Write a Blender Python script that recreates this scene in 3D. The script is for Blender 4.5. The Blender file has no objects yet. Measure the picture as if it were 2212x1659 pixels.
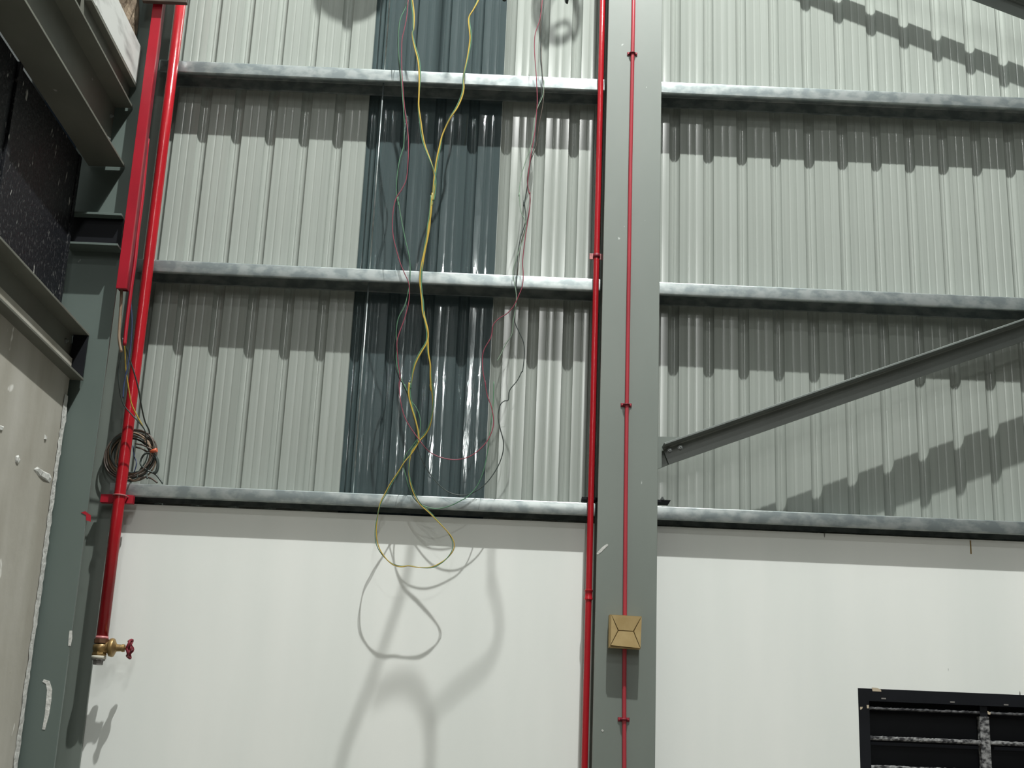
import bpy, math, random
from mathutils import Vector, Matrix
random.seed(7)
SC = bpy.context.scene
COL = SC.collection

# ------------------------------------------------------------------ camera, world, lamps, exposure
CAM = Vector((0.0, 0.0, 1.6))
F_PX, YAW, PITCH, ROLL = 2883.86, 0.00554169, 0.28327559, -0.04139437
_cy, _sy, _cp, _sp, _cr, _sr = math.cos(YAW), math.sin(YAW), math.cos(PITCH), math.sin(PITCH), math.cos(ROLL), math.sin(ROLL)
FWD = Vector((_sy * _cp, _cy * _cp, _sp))
_r = Vector((_cy, -_sy, 0.0))
_d = -_r.cross(FWD)
RIGHT = _cr * _r + _sr * _d
DOWN = -_sr * _r + _cr * _d
cd = bpy.data.cameras.new('camera')
cam = bpy.data.objects.new('camera', cd)
COL.objects.link(cam)
cd.sensor_width = 36.0
cd.lens = F_PX / 2212 * 36.0
cd.clip_start = 0.05
m = Matrix((RIGHT, -DOWN, -FWD)).transposed().to_4x4()
m.translation = CAM
cam.matrix_world = m
SC.camera = cam

w = bpy.data.worlds.new('night')
SC.world = w
w.use_nodes = True
w.node_tree.nodes['Background'].inputs[0].default_value = (0.35, 0.5, 0.65, 1)
w.node_tree.nodes['Background'].inputs[1].default_value = 0.012

def lamp(name, loc, power, radius, col=(0.985, 1.0, 0.965)):
    l = bpy.data.lights.new(name, 'POINT')
    l.energy = power
    l.shadow_soft_size = radius
    l.color = col
    o = bpy.data.objects.new(name, l)
    o.location = loc
    COL.objects.link(o)
    return o
# a row of high bay lamps running back from the wall, under the roof
lamp('high_bay_lamp', (0.62, 2.72, 9.3), 2480, 0.048)
lamp('high_bay_lamp', (0.70, -3.1, 9.3), 340, 0.15)
lamp('high_bay_lamp', (0.74, -9.2, 9.3), 400, 0.20)
lamp('high_bay_lamp', (0.76, -15.4, 9.3), 520, 0.24)
lamp('high_bay_lamp', (0.80, -21.6, 9.3), 420, 0.26)

SC.view_settings.view_transform = 'Standard'
SC.view_settings.look = 'None'
SC.view_settings.gamma = 1
SC.view_settings.use_curve_mapping = False
SC.view_settings.exposure = 0.0

# ------------------------------------------------------------------ helpers
def at(px, py, Y):
    """point on the plane y = Y of the place that stands behind photograph pixel (px, py)"""
    d = RIGHT * ((px - 1106) / F_PX) + DOWN * ((py - 829.5) / F_PX) + FWD
    return CAM + d * (Y / d.y)

def lin(c):
    return tuple((v / 12.92 if v <= 0.04045 else ((v + 0.055) / 1.055) ** 2.4) for v in c)

class MB:
    def __init__(s):
        s.v, s.f, s.sm = [], [], []
    def add(s, vs, fs, smooth=False):
        n = len(s.v)
        s.v += [tuple(p) for p in vs]
        s.f += [tuple(i + n for i in f) for f in fs]
        s.sm += [smooth] * len(fs)
        return s
    def box(s, a, b, ch=0.0):
        (x0, y0, z0), (x1, y1, z1) = a, b
        x0, x1 = min(x0, x1), max(x0, x1); y0, y1 = min(y0, y1), max(y0, y1); z0, z1 = min(z0, z1), max(z0, z1)
        if ch <= 0:
            vs = [(x, y, z) for z in (z0, z1) for y in (y0, y1) for x in (x0, x1)]
            return s.add(vs, [(0, 2, 3, 1), (4, 5, 7, 6), (0, 1, 5, 4), (2, 6, 7, 3), (0, 4, 6, 2), (1, 3, 7, 5)])
        # chamfered along x-y outline at front (camera side) edges: octagon-ish prism in y-z
        return s.hull(x0, x1, y0, y1, z0, z1, ch)
    def hull(s, x0, x1, y0, y1, z0, z1, c):
        import bmesh
        bm = bmesh.new()
        vs = [bm.verts.new(p) for p in ((x0, y0, z0), (x1, y0, z0), (x1, y1, z0), (x0, y1, z0), (x0, y0, z1), (x1, y0, z1), (x1, y1, z1), (x0, y1, z1))]
        for f in ((0, 3, 2, 1), (4, 5, 6, 7), (0, 1, 5, 4), (1, 2, 6, 5), (2, 3, 7, 6), (3, 0, 4, 7)):
            bm.faces.new([vs[i] for i in f])
        bmesh.ops.bevel(bm, geom=bm.edges[:], offset=c, segments=2, affect='EDGES', profile=0.5)
        bm.verts.index_update()
        s.add([v.co for v in bm.verts], [[v.index for v in f.verts] for f in bm.faces])
        bm.free()
        return s
    def prism(s, poly, vec):
        """extrude a planar polygon (list of 3d points) along vec"""
        n = len(poly); vec = Vector(vec)
        p = [Vector(q) for q in poly]
        q = [v + vec for v in p]
        fs = [tuple(range(n)), tuple(range(2 * n - 1, n - 1, -1))]
        fs += [(i, i + n, (i + 1) % n + n, (i + 1) % n) for i in range(n)]
        return s.add(p + q, fs)
    def sweep(s, prof, p0, p1, up):
        """prof: (a, b) outline; a runs along up x dir, b along up; from p0 to p1"""
        p0, p1, up = Vector(p0), Vector(p1), Vector(up)
        d = (p1 - p0).normalized()
        side = d.cross(up).normalized(); up = side.cross(d).normalized()
        return s.prism([p0 + side * a + up * b for a, b in prof], p1 - p0)
    def tube(s, pts, r, sides=8, close=False, smooth=True):
        pts = [Vector(p) for p in pts]
        n = len(pts)
        t = [(pts[min(i + 1, n - 1)] - pts[max(i - 1, 0)]).normalized() for i in range(n)]
        if close:
            t = [(pts[(i + 1) % n] - pts[i - 1]).normalized() for i in range(n)]
        nrm = t[0].orthogonal().normalized()
        vs, fs = [], []
        for i in range(n):
            nrm = (nrm - t[i] * nrm.dot(t[i])).normalized()
            b = t[i].cross(nrm)
            rr = r[i] if isinstance(r, (list, tuple)) else r
            for k in range(sides):
                a = 2 * math.pi * k / sides
                vs.append(pts[i] + (nrm * math.cos(a) + b * math.sin(a)) * rr)
        for i in range(n if close else n - 1):
            j = (i + 1) % n
            for k in range(sides):
                l = (k + 1) % sides
                fs.append((i * sides + k, i * sides + l, j * sides + l, j * sides + k))
        s.add(vs, fs, smooth)
        if not close:
            o = len(s.v) - len(vs)
            s.f += [tuple(o + k for k in range(sides - 1, -1, -1)), tuple(o + (n - 1) * sides + k for k in range(sides))]
            s.sm += [False, False]
        return s
    def lathe(s, prof, base, axis, sides=20, smooth=True):
        """prof: (distance along axis, radius)"""
        base, axis = Vector(base), Vector(axis).normalized()
        return s.tube_raw([base + axis * d for d, _ in prof], axis, [r for _, r in prof], sides, smooth)
    def tube_raw(s, pts, axis, rad, sides, smooth):
        nrm = axis.orthogonal().normalized(); b = axis.cross(nrm)
        vs, fs = [], []
        for p, r in zip(pts, rad):
            for k in range(sides):
                a = 2 * math.pi * k / sides
                vs.append(p + (nrm * math.cos(a) + b * math.sin(a)) * r)
        n = len(pts)
        for i in range(n - 1):
            for k in range(sides):
                l = (k + 1) % sides
                fs.append((i * sides + k, i * sides + l, (i + 1) * sides + l, (i + 1) * sides + k))
        s.add(vs, fs, smooth)
        o = len(s.v) - len(vs)
        s.f += [tuple(o + k for k in range(sides - 1, -1, -1)), tuple(o + (n - 1) * sides + k for k in range(sides))]
        s.sm += [False, False]
        return s
    def build(s, name, mat, parent=None, sharp=None):
        me = bpy.data.meshes.new(name)
        me.from_pydata(s.v, [], s.f)
        me.materials.append(mat)
        me.polygons.foreach_set('use_smooth', s.sm)
        me.update()
        if sharp is not None:
            me.set_sharp_from_angle(angle=math.radians(sharp))
        o = bpy.data.objects.new(name, me)
        COL.objects.link(o)
        if parent is not None:
            o.parent = parent
            o.matrix_parent_inverse = parent.matrix_world.inverted() if False else Matrix.Translation(-parent.location)
        return o

def tag(o, label=None, cat=None, group=None, kind=None):
    if label: o['label'] = label
    if cat: o['category'] = cat
    if group: o['group'] = group
    if kind: o['kind'] = kind
    return o

def thing(name, label, cat, loc=(0, 0, 0), group=None):
    o = bpy.data.objects.new(name, None)
    o.location = loc
    o.empty_display_size = 0.1
    COL.objects.link(o)
    return tag(o, label, cat, group)

def struct(o):
    o['kind'] = 'structure'
    return o

def smooth_path(pts, n=6, close=False):
    P = [Vector(p) for p in pts]
    N = len(P); out = []
    rng = range(N) if close else range(N - 1)
    for i in rng:
        if close:
            a, b, c, d = P[i - 1], P[i], P[(i + 1) % N], P[(i + 2) % N]
        else:
            a, b, c, d = P[max(i - 1, 0)], P[i], P[i + 1], P[min(i + 2, N - 1)]
        for k in range(n):
            t = k / n
            out.append(0.5 * ((2 * b) + (c - a) * t + (2 * a - 5 * b + 4 * c - d) * t * t + (3 * b - a - 3 * c + d) * t ** 3))
    if not close:
        out.append(P[-1])
    return out

# ------------------------------------------------------------------ materials
def mat(name, col, rough=0.5, metal=0.0, spec=0.5, var=0.0, vscale=(6, 6, 6), col2=None, bump=0.0, bscale=None, spots=None, rvar=0.0, detail=4.0, lo=0.35, hi=0.65):
    """principled surface; noise mixes col with col2; spots = list of (scale vec, threshold, colour)"""
    m = bpy.data.materials.new(name)
    m.use_nodes = True
    nt = m.node_tree; N = nt.nodes; L = nt.links
    bs = N['Principled BSDF']
    bs.inputs['Roughness'].default_value = rough
    bs.inputs['Metallic'].default_value = metal
    bs.inputs['Specular IOR Level'].default_value = spec
    tc = N.new('ShaderNodeTexCoord')
    def noise(sc, det=detail):
        mp = N.new('ShaderNodeMapping'); mp.inputs['Scale'].default_value = sc
        L.new(tc.outputs['Object'], mp.inputs['Vector'])
        nz = N.new('ShaderNodeTexNoise'); nz.inputs['Scale'].default_value = 1.0; nz.inputs['Detail'].default_value = det
        L.new(mp.outputs[0], nz.inputs['Vector'])
        return nz.outputs['Fac']
    def ramp(fac, a, b):
        mr = N.new('ShaderNodeMapRange'); mr.inputs[1].default_value = a; mr.inputs[2].default_value = b
        L.new(fac, mr.inputs[0]); return mr.outputs[0]
    def mix(fac, a, b):
        mx = N.new('ShaderNodeMix'); mx.data_type = 'RGBA'
        for s, v in ((6, a), (7, b)):
            if isinstance(v, tuple): mx.inputs[s].default_value = (*v, 1)
            else: L.new(v, mx.inputs[s])
        L.new(fac, mx.inputs[0]); return mx.outputs[2]
    c = tuple(col)
    cur = c
    if col2 is None and var:
        col2 = tuple(max(0, v * (1 - var)) for v in c)
    if col2 is not None:
        cur = mix(ramp(noise(vscale), lo, hi), c, tuple(col2))
    for sc, th, sc_col in (spots or []):
        cur = mix(ramp(noise(sc, 2.0), th, th + 0.03), cur, tuple(sc_col))
    if isinstance(cur, tuple): bs.inputs['Base Color'].default_value = (*cur, 1)
    else: L.new(cur, bs.inputs['Base Color'])
    if rvar:
        mr = N.new('ShaderNodeMapRange'); mr.inputs[3].default_value = max(0.02, rough - rvar); mr.inputs[4].default_value = min(1, rough + rvar)
        L.new(ramp(noise(tuple(v * 1.7 for v in vscale)), 0.3, 0.7), mr.inputs[0]); L.new(mr.outputs[0], bs.inputs['Roughness'])
    if bump:
        bp = N.new('ShaderNodeBump'); bp.inputs['Strength'].default_value = 1.0; bp.inputs['Distance'].default_value = bump
        L.new(noise(bscale or vscale), bp.inputs['Height']); L.new(bp.outputs[0], bs.inputs['Normal'])
    return m

M = {}
M['sheet'] = mat('painted_sheet', (0.33, 0.355, 0.327), 0.18, 0, 0.5, col2=(0.295, 0.32, 0.293), vscale=(70, 8, 0.5), spots=[((14, 14, 9), 0.79, (0.26, 0.28, 0.27))])
M['galv'] = mat('galvanised_steel', (0.43, 0.465, 0.46), 0.32, 0.65, 0.5, col2=(0.27, 0.31, 0.315), vscale=(17, 17, 26), lo=0.40, hi=0.60)
M['column'] = mat('grey_green_paint', (0.175, 0.20, 0.178), 0.46, 0, 0.75, col2=(0.155, 0.18, 0.16), vscale=(3, 3, 1.2), bump=0.0004, bscale=(30, 30, 8), spots=[((40, 40, 22), 0.755, (0.42, 0.45, 0.43))])
M['column_dark'] = mat('dark_green_paint', (0.12, 0.15, 0.138), 0.4, 0, 0.4, col2=(0.105, 0.135, 0.122), vscale=(3, 3, 1.2), spots=[((30, 30, 16), 0.76, (0.4, 0.43, 0.41))])
M['brace'] = mat('dark_grey_paint', (0.16, 0.18, 0.168), 0.42, 0, 0.7, var=0.15, vscale=(5, 5, 5))
M['olive'] = mat('olive_grey_paint', (0.15, 0.152, 0.128), 0.55, 0, 0.35, var=0.2, vscale=(5, 3, 5), spots=[((18, 10, 18), 0.74, (0.3, 0.3, 0.27))])
M['red'] = mat('red_gloss_paint', (0.41, 0.012, 0.02), 0.22, 0, 0.5, col2=(0.35, 0.011, 0.017), vscale=(12, 12, 3), bump=0.0010, bscale=(60, 60, 22))
M['red_flat'] = mat('red_paint', (0.38, 0.012, 0.026), 0.33, 0, 0.45, col2=(0.31, 0.010, 0.022), vscale=(10, 10, 4), spots=[((22, 22, 5), 0.74, (0.6, 0.12, 0.12))])
M['red_conduit'] = mat('faded_red_paint', (0.42, 0.045, 0.06), 0.38, 0, 0.4, var=0.2, vscale=(8, 8, 3))
M['red_dark'] = mat('dark_red_paint', (0.20, 0.012, 0.025), 0.5, 0, 0.35, var=0.25, vscale=(30, 30, 30))
M['pink'] = mat('worn_red_paint', (0.55, 0.20, 0.20), 0.45, var=0.4, vscale=(60, 60, 60))
M['white'] = mat('white_wall_paint', (0.85, 0.865, 0.835), 0.6, 0, 0.25, col2=(0.79, 0.815, 0.785), vscale=(3.2, 3, 0.45), detail=3, spots=[((34, 34, 11), 0.785, (0.22, 0.22, 0.21))])
M['plaster'] = mat('plaster', (0.50, 0.485, 0.44), 0.8, 0, 0.15, col2=(0.36, 0.34, 0.29), vscale=(2, 3.2, 0.9), spots=[((20, 13, 9), 0.73, (0.74, 0.73, 0.69)), ((26, 26, 18), 0.80, (0.16, 0.14, 0.11))], bump=0.002, bscale=(12, 12, 12))
M['plaster_edge'] = mat('rough_plaster_edge', (0.66, 0.66, 0.63), 0.9, 0, 0.1, var=0.25, vscale=(40, 40, 30), bump=0.004, bscale=(60, 60, 60))
M['brown'] = mat('brown_mortar', (0.27, 0.215, 0.155), 0.95, 0, 0.1, col2=(0.13, 0.10, 0.075), vscale=(22, 14, 22), bump=0.012, bscale=(25, 18, 25))
M['plank'] = mat('whitewashed_board', (0.56, 0.57, 0.55), 0.75, 0, 0.2, col2=(0.28, 0.28, 0.27), vscale=(9, 4, 14), lo=0.48, hi=0.72)
M['black'] = mat('black_paint', (0.008, 0.009, 0.012), 0.5, 0, 0.22, var=0.3, vscale=(5, 5, 5))
M['black_panel'] = mat('black_dusty_panel', (0.009, 0.010, 0.013), 0.5, 0, 0.22, bump=0.003, bscale=(60, 60, 60), spots=[((80, 80, 50), 0.60, (0.05, 0.05, 0.052)), ((60, 40, 14), 0.70, (0.36, 0.36, 0.34))])
M['splash'] = mat('plaster_splashed_black', (0.03, 0.03, 0.033), 0.7, 0, 0.3, col2=(0.30, 0.30, 0.30), vscale=(45, 45, 60), lo=0.40, hi=0.62, bump=0.003, bscale=(70, 70, 70))
M['splash_dark'] = mat('thinly_splashed_black', (0.02, 0.02, 0.023), 0.7, 0, 0.3, col2=(0.13, 0.13, 0.135), vscale=(45, 45, 60), lo=0.40, hi=0.66)
M['brass'] = mat('brass', (0.40, 0.26, 0.10), 0.38, 0.75, 0.5, col2=(0.28, 0.19, 0.09), vscale=(30, 30, 30), bump=0.001, bscale=(70, 70, 70))
M['brass_dark'] = mat('tarnished_brass', (0.17, 0.085, 0.045), 0.55, 0.4, 0.4, var=0.3, vscale=(40, 40, 40))
M['grey_plastic'] = mat('grey_plastic', (0.19, 0.18, 0.17), 0.5)
M['ptfe'] = mat('white_seal_tape', (0.55, 0.53, 0.45), 0.7)
M['card'] = mat('cardboard', (0.45, 0.335, 0.165), 0.75, 0, 0.2, col2=(0.385, 0.275, 0.125), vscale=(16, 16, 16))
M['card_edge'] = mat('cardboard_seam', (0.27, 0.19, 0.08), 0.85)
M['yellow'] = mat('yellow_cable', (0.52, 0.36, 0.06), 0.4, var=0.2, vscale=(10, 10, 10))
M['green'] = mat('green_cable', (0.10, 0.235, 0.135), 0.4, var=0.3, vscale=(6, 6, 6))
M['green_pale'] = mat('pale_green_cable', (0.24, 0.34, 0.25), 0.45, var=0.2, vscale=(10, 10, 10))
M['dark_cable'] = mat('black_cable', (0.045, 0.06, 0.055), 0.4, var=0.3, vscale=(10, 10, 10))
M['pink_cable'] = mat('red_cable', (0.30, 0.055, 0.085), 0.4, var=0.25, vscale=(8, 8, 8))
M['tan_cable'] = mat('tan_cable', (0.26, 0.18, 0.12), 0.5, var=0.3, vscale=(14, 14, 14))
M['brown_cable'] = mat('brown_cable', (0.10, 0.075, 0.06), 0.5, var=0.4, vscale=(18, 18, 18))
M['blue_cable'] = mat('blue_cable', (0.028, 0.045, 0.11), 0.4, var=0.3, vscale=(14, 14, 14))
M['orange'] = mat('orange_plastic', (0.62, 0.13, 0.06), 0.4, var=0.3, vscale=(60, 60, 60))
M['bolt'] = mat('zinc_bolt', (0.36, 0.38, 0.38), 0.35, 0.7)
M['tape'] = mat('masking_tape', (0.50, 0.42, 0.31), 0.8)
M['floor'] = mat('concrete_floor', (0.24, 0.222, 0.195), 0.6, var=0.2, vscale=(0.6, 0.6, 0.6))
M['hall'] = mat('hall_cladding', (0.10, 0.105, 0.10), 0.6)
M['roof'] = mat('roof_deck', (0.13, 0.14, 0.14), 0.6)

# translucent roof-light sheet: see-through green-blue plastic with a glossy face, night behind it
def skylight_material():
    m = bpy.data.materials.new('translucent_sheet')
    m.use_nodes = True
    nt = m.node_tree; N = nt.nodes; L = nt.links
    bs = N['Principled BSDF']
    bs.inputs['Base Color'].default_value = (0.105, 0.135, 0.138, 1)
    bs.inputs['Roughness'].default_value = 0.07
    bs.inputs['Specular IOR Level'].default_value = 1.0
    tr = N.new('ShaderNodeBsdfTransparent'); tr.inputs[0].default_value = (0.55, 0.72, 0.74, 1)
    mx = N.new('ShaderNodeMixShader'); mx.inputs[0].default_value = 0.52
    L.new(tr.outputs[0], mx.inputs[1]); L.new(bs.outputs[0], mx.inputs[2])
    L.new(mx.outputs[0], N['Material Output'].inputs['Surface'])
    tc = N.new('ShaderNodeTexCoord'); mp = N.new('ShaderNodeMapping'); mp.inputs['Scale'].default_value = (16, 16, 2.6)
    nz = N.new('ShaderNodeTexNoise'); nz.inputs['Scale'].default_value = 1; nz.inputs['Detail'].default_value = 4
    L.new(tc.outputs['Object'], mp.inputs[0]); L.new(mp.outputs[0], nz.inputs['Vector'])
    bp = N.new('ShaderNodeBump'); bp.inputs['Distance'].default_value = 0.0016
    L.new(nz.outputs['Fac'], bp.inputs['Height']); L.new(bp.outputs[0], bs.inputs['Normal'])
    return m
M['skylight'] = skylight_material()

# ------------------------------------------------------------------ room shell
YS = 5.72            # inner face of the sheeting
YG = 5.57            # front face of the girts
YW = 5.635           # front face of the white wall
YC = 5.47            # front face of the main column
struct(MB().box((-2.4, -30, -0.1), (12, 5.95, 0)).build('floor', M['floor']))
struct(MB().box((-2.6, -30, 10.2), (12, 5.95, 10.3)).build('ceiling', M['roof']))
struct(MB().box((12, -30, 0), (12.1, 5.95, 10.2)).build('wall_right', M['hall']))
struct(MB().box((-2.4, -30.1, 0), (12, -30, 10.2)).build('wall_front', M['hall']))

# back wall: white plaster below, profiled sheets above
wb = struct(thing('wall_back', None, None, (0, YS, 0)))
wt = [at(x, y, YW).z for x, y in ((300, 1082), (1150, 1113), (1430, 1126), (2150, 1160))]
ZT = 2.636
XWL = -1.676
# white wall with the hole for the louvred window
WX0, WX1, WZ0, WZ1 = 1.514, 2.75, 1.15, 1.994
mb = MB()
mb.box((XWL, YW, 0), (WX0, YW + 0.07, ZT))
mb.box((WX1, YW, 0), (11.9, YW + 0.07, ZT))
mb.box((WX0, YW, 0), (WX1, YW + 0.07, WZ0))
mb.box((WX0, YW, WZ1), (WX1, YW + 0.07, ZT))
mb.build('plaster_wall', M['white'], wb)
# thin joint strips and a small step at the left end of the white wall
MB().box((XWL - 0.012, YW + 0.012, 0), (XWL, YW + 0.07, 2.60)).build('corner_bead', M['white'], wb)
xj = at(2096, 1170, YW).x
MB().box((xj - 0.003, YW - 0.0012, ZT - 0.062), (xj + 0.003, YW + 0.004, ZT - 0.004)).build('joint', M['card_edge'], wb)

PITCH_X, C0, DEP = 0.15867, 0.752, 0.0175
def profile(x0, x1):
    """inner face of the sheeting: flat pans with two fine grooves, recessed channels between"""
    raw = []
    n0 = int(math.floor((x0 - C0) / PITCH_X)) - 1
    n1 = int(math.ceil((x1 - C0) / PITCH_X)) + 1
    for n in range(n0, n1 + 1):
        c = C0 + n * PITCH_X
        half = [(.0255, 0), (.0251, .0030), (.0238, .0075), (.0208, .0124), (.0165, .0163), (.0115, .0190), (.0060, .0203), (.0040, .0201), (.0026, .0192), (.0013, .0184)]
        raw += [(c - a, d) for a, d in half] + [(c, .0181)] + [(c + a, d) for a, d in reversed(half)]
        for g in (0.34, 0.66):
            q = c + .0255 + (PITCH_X - .051) * g
            raw += [(q + a * .0052, d * .0013) for a, d in ((-1, 0), (-.75, .12), (-.5, .5), (-.25, .88), (0, 1), (.25, .88), (.5, .5), (.75, .12), (1, 0))]
    def val(x):
        for (a, b), (c, d) in zip(raw, raw[1:]):
            if a <= x <= c:
                return b + (d - b) * (x - a) / max(c - a, 1e-9)
        return 0
    return [(x0, val(x0))] + [p for p in raw if x0 + 1e-4 < p[0] < x1 - 1e-4] + [(x1, val(x1))]

def sheet(name, x0, x1, z0, z1, y, material, th=0.0011):
    pr = profile(x0, x1)
    k = len(pr)
    vs = [(x, y + d, z0) for x, d in pr] + [(x, y + d, z1) for x, d in pr] + [(x, y + d + th, z0) for x, d in pr] + [(x, y + d + th, z1) for x, d in pr]
    fs = []
    for i in range(k - 1):
        fs.append((i, i + 1, k + i + 1, k + i))
        fs.append((2 * k + i + 1, 2 * k + i, 3 * k + i, 3 * k + i + 1))
    fs += [(0, k, 3 * k, 2 * k), (k - 1, 3 * k - 1, 4 * k - 1, 2 * k - 1)]
    mb = MB().add(vs, fs, True)
    return mb.build(name, material, wb, sharp=38)

SZ0, SZ1 = 2.50, 6.4
XSKL, XSKR = at(792, 300, YS).x, -0.069
xs = [-1.95, XSKL + 0.075]
sheet('cladding_sheet', -1.95, -1.4674 + 0.5 * PITCH_X - 0.03, SZ0, SZ1, YS + 0.0002, M['sheet'])
sheet('cladding_sheet', -1.4674 + 0.5 * PITCH_X - 0.03, XSKL + 0.075, SZ0, SZ1, YS, M['sheet'])
so = sheet('skylight_sheet', XSKL, XSKR + 0.02, SZ0, SZ1, YS - 0.0016, M['skylight'])
so['label'] = 'dark translucent glossy sheet between the grey ones'
seams = [XSKR, C0 + PITCH_X * 1 + 0.006, C0 + PITCH_X * 7 + 0.006, C0 + PITCH_X * 13, C0 + PITCH_X * 19]
for i, (a, b) in enumerate(zip(seams, seams[1:])):
    sheet('cladding_sheet', a, b + 0.012, SZ0, SZ1, YS - (0.003 if i == 0 else 0.0012 * (i % 2)), M['sheet'])
MB().box((C0 + PITCH_X * 19, YS + 0.02, 2.5), (12, YS + 0.05, 10.2)).build('far_cladding', M['sheet'], wb)
MB().box((-2.5, YS, 6.35), (C0 + PITCH_X * 19, YS + 0.03, 10.2)).build('upper_cladding', M['sheet'], wb)

# left wall: plaster up to the lower beam, with a broken white edge
XP = -1.778
wl = struct(thing('wall_left', None, None, (-2.1, 0, 0)))
MB().box((-2.40, -30, 3.0), (-2.30, 5.9, 10.2)).build('upper_wall', M['roof'], wl)
mb = MB()
mb.box((-2.35, -30, 0), (XP, 5.262, 3.16))
mb.build('plaster_face', M['plaster'], wl)
N = 150
vs, fs = [], []
for i in range(N + 1):
    z = 3.0 * i / N
    j = 5.2705 + random.uniform(-0.004, 0.005) + (0.008 if random.random() < 0.12 else 0) + 0.003 * math.sin(z * 9)
    if z > 2.95: j -= 0.006
    for (x, y) in ((XP + 0.0025 + random.uniform(-.001, .001), 5.225 + random.uniform(-.006, .006)), (XP + 0.004, j - 0.004), (XP - 0.004, j), (XP - 0.05, j)):
        vs.append((x, y, z))
for i in range(N):
    for k in range(3):
        fs.append((i * 4 + k, i * 4 + k + 1, i * 4 + k + 5, i * 4 + k + 4))
MB().add(vs, fs).build('broken_edge', M['plaster_edge'], wl)

def atX(px, py, X):
    d = RIGHT * ((px - 1106) / F_PX) + DOWN * ((py - 829.5) / F_PX) + FWD
    return CAM + d * (X / d.x)
for pts in (((72, 1014), (80, 1008), (93, 1017), (108, 1024), (112, 1034), (107, 1043), (94, 1035), (82, 1027)), ((33, 985), (40, 983), (44, 994), (38, 1003), (33, 998)), ((96, 938), (101, 944), (99, 952), (95, 948)), ((-2, 918), (8, 921), (4, 930), (-3, 929))):
    P = [atX(x, y, XP) for x, y in pts]
    c_ = sum(P, Vector()) / len(P)
    base = [p + Vector((.0005, 0, 0)) for p in P]
    top = [c_ + (p - c_) * random.uniform(.5, .8) + Vector((random.uniform(.003, .006), 0, 0)) for p in P]
    n = len(P)
    MB().add(base + top, [(i, (i + 1) % n, n + (i + 1) % n, n + i) for i in range(n)] + [tuple(n + i for i in range(n))]).build('plaster_blob', M['plaster_edge'], wl)

# ------------------------------------------------------------------ steel columns
XL, XR = 0.4075, 0.6570
col = thing('steel_column', 'grey green steel column in the middle, carrying the thin red conduit', 'column', ((XL + XR) / 2, YC + 0.08, 0))
MB().box((XL, YC, 0), (XR, YC + 0.014, 6.3), 0.0015).build('flange', M['column'], col)
MB().box(((XL + XR) / 2 - .005, YC + 0.014, 0), ((XL + XR) / 2 + .005, YW - 0.018, 6.3)).build('web', M['column'], col)
MB().box((XL, YW - 0.018, 0), (XR, YW - 0.004, 6.3)).build('flange', M['column'], col)
# gusset plate for the brace
g = [at(1416, 943, 5.552), at(1478, 944, 5.552), at(1500, 960, 5.552), at(1494, 983, 5.552), at(1416, 1015, 5.552)]
g = [Vector((p.x, 5.552, p.z)) for p in g]
MB().prism(g, (0, 0.010, 0)).build('gusset_plate', M['column'], col)
for (pa, pb, side) in (((1414, 1079), (1449, 1088), 1), ((1257, 1073), (1292, 1082), 0)):
    a, b = at(*pa, YG - 0.004), at(*pb, YG - 0.004)
    c = MB().prism([(a.x, YG - 0.003, b.z + .004), (b.x - .006 * side, YG - 0.003, b.z + .004), (b.x, YG - 0.003, a.z), (a.x, YG - 0.003, a.z)], (0, 0.062, 0)).build('cleat', M['black'], col)
    if side:
        q = at(1431, 1076, YG)
        MB().lathe([(0, .0085), (.007, .0085), (.0071, .005), (.014, .004)], (q.x, YG + .0, a.z - .001), (0, 0, 1), 6, False).build('bolt', M['bolt'], c)
# pale scuff strokes on the paint
def scuff(pts, wd, Y, parent, name='scuff', material='plaster_edge'):
    P = [at(x, y, Y) for x, y in pts]
    mb = MB(); vs = []; fs = []
    for i, p in enumerate(P):
        d = (P[min(i + 1, len(P) - 1)] - P[max(i - 1, 0)]).normalized()
        s = d.cross(Vector((0, 1, 0))).normalized()
        ww = wd * (0.35 + 0.65 * math.sin(math.pi * (i + 0.6) / (len(P) + 0.2)))
        vs += [p + s * ww, p - s * ww, p + s * ww + Vector((0, .0015, 0)), p - s * ww + Vector((0, .0015, 0))]
    for i in range(len(P) - 1):
        o = i * 4
        fs += [(o, o + 4, o + 5, o + 1), (o, o + 2, o + 6, o + 4), (o + 1, o + 5, o + 7, o + 3)]
    mb.add(vs, fs).build(name, M[material], parent)
scuff([(1290, 1197), (1297, 1190), (1304, 1183), (1313, 1176)], .006, YC - .0012, col)
scuff([(1300, 1576), (1303, 1580)], .004, YC - .0012, col)

cc = thing('steel_column', 'dark green corner column behind the red pipe, beside the plaster wall', 'column', (-1.78, 5.45, 0))
XCR = -1.648
MB().box((-1.90, 5.300, 0), (XCR, 5.314, 6.3), 0.0015).build('flange', M['column_dark'], cc)
MB().box((-1.782, 5.314, 0), (-1.770, 5.612, 6.3)).build('web', M['column_dark'], cc)
MB().box((-1.90, 5.612, 0), (XCR + 0.004, 5.626, 6.3)).build('flange', M['column'], cc)
scuff([(93, 1470), (103, 1474), (107, 1490), (105, 1515), (101, 1545), (94, 1576)], .010, 5.2985, cc, 'plaster_smear')
scuff([(153, 1362), (152, 1378), (150, 1395)], .007, 5.2985, cc, 'plaster_smear')
tp = [at(175, 1107, 5.298), at(184, 1104, 5.298), at(196, 1113, 5.298), at(196, 1127, 5.298), at(186, 1124, 5.298), at(186, 1113, 5.298)]
MB().prism(tp, (0, .0015, 0)).build('red_paint_patch', M['red_flat'], cc)

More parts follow.
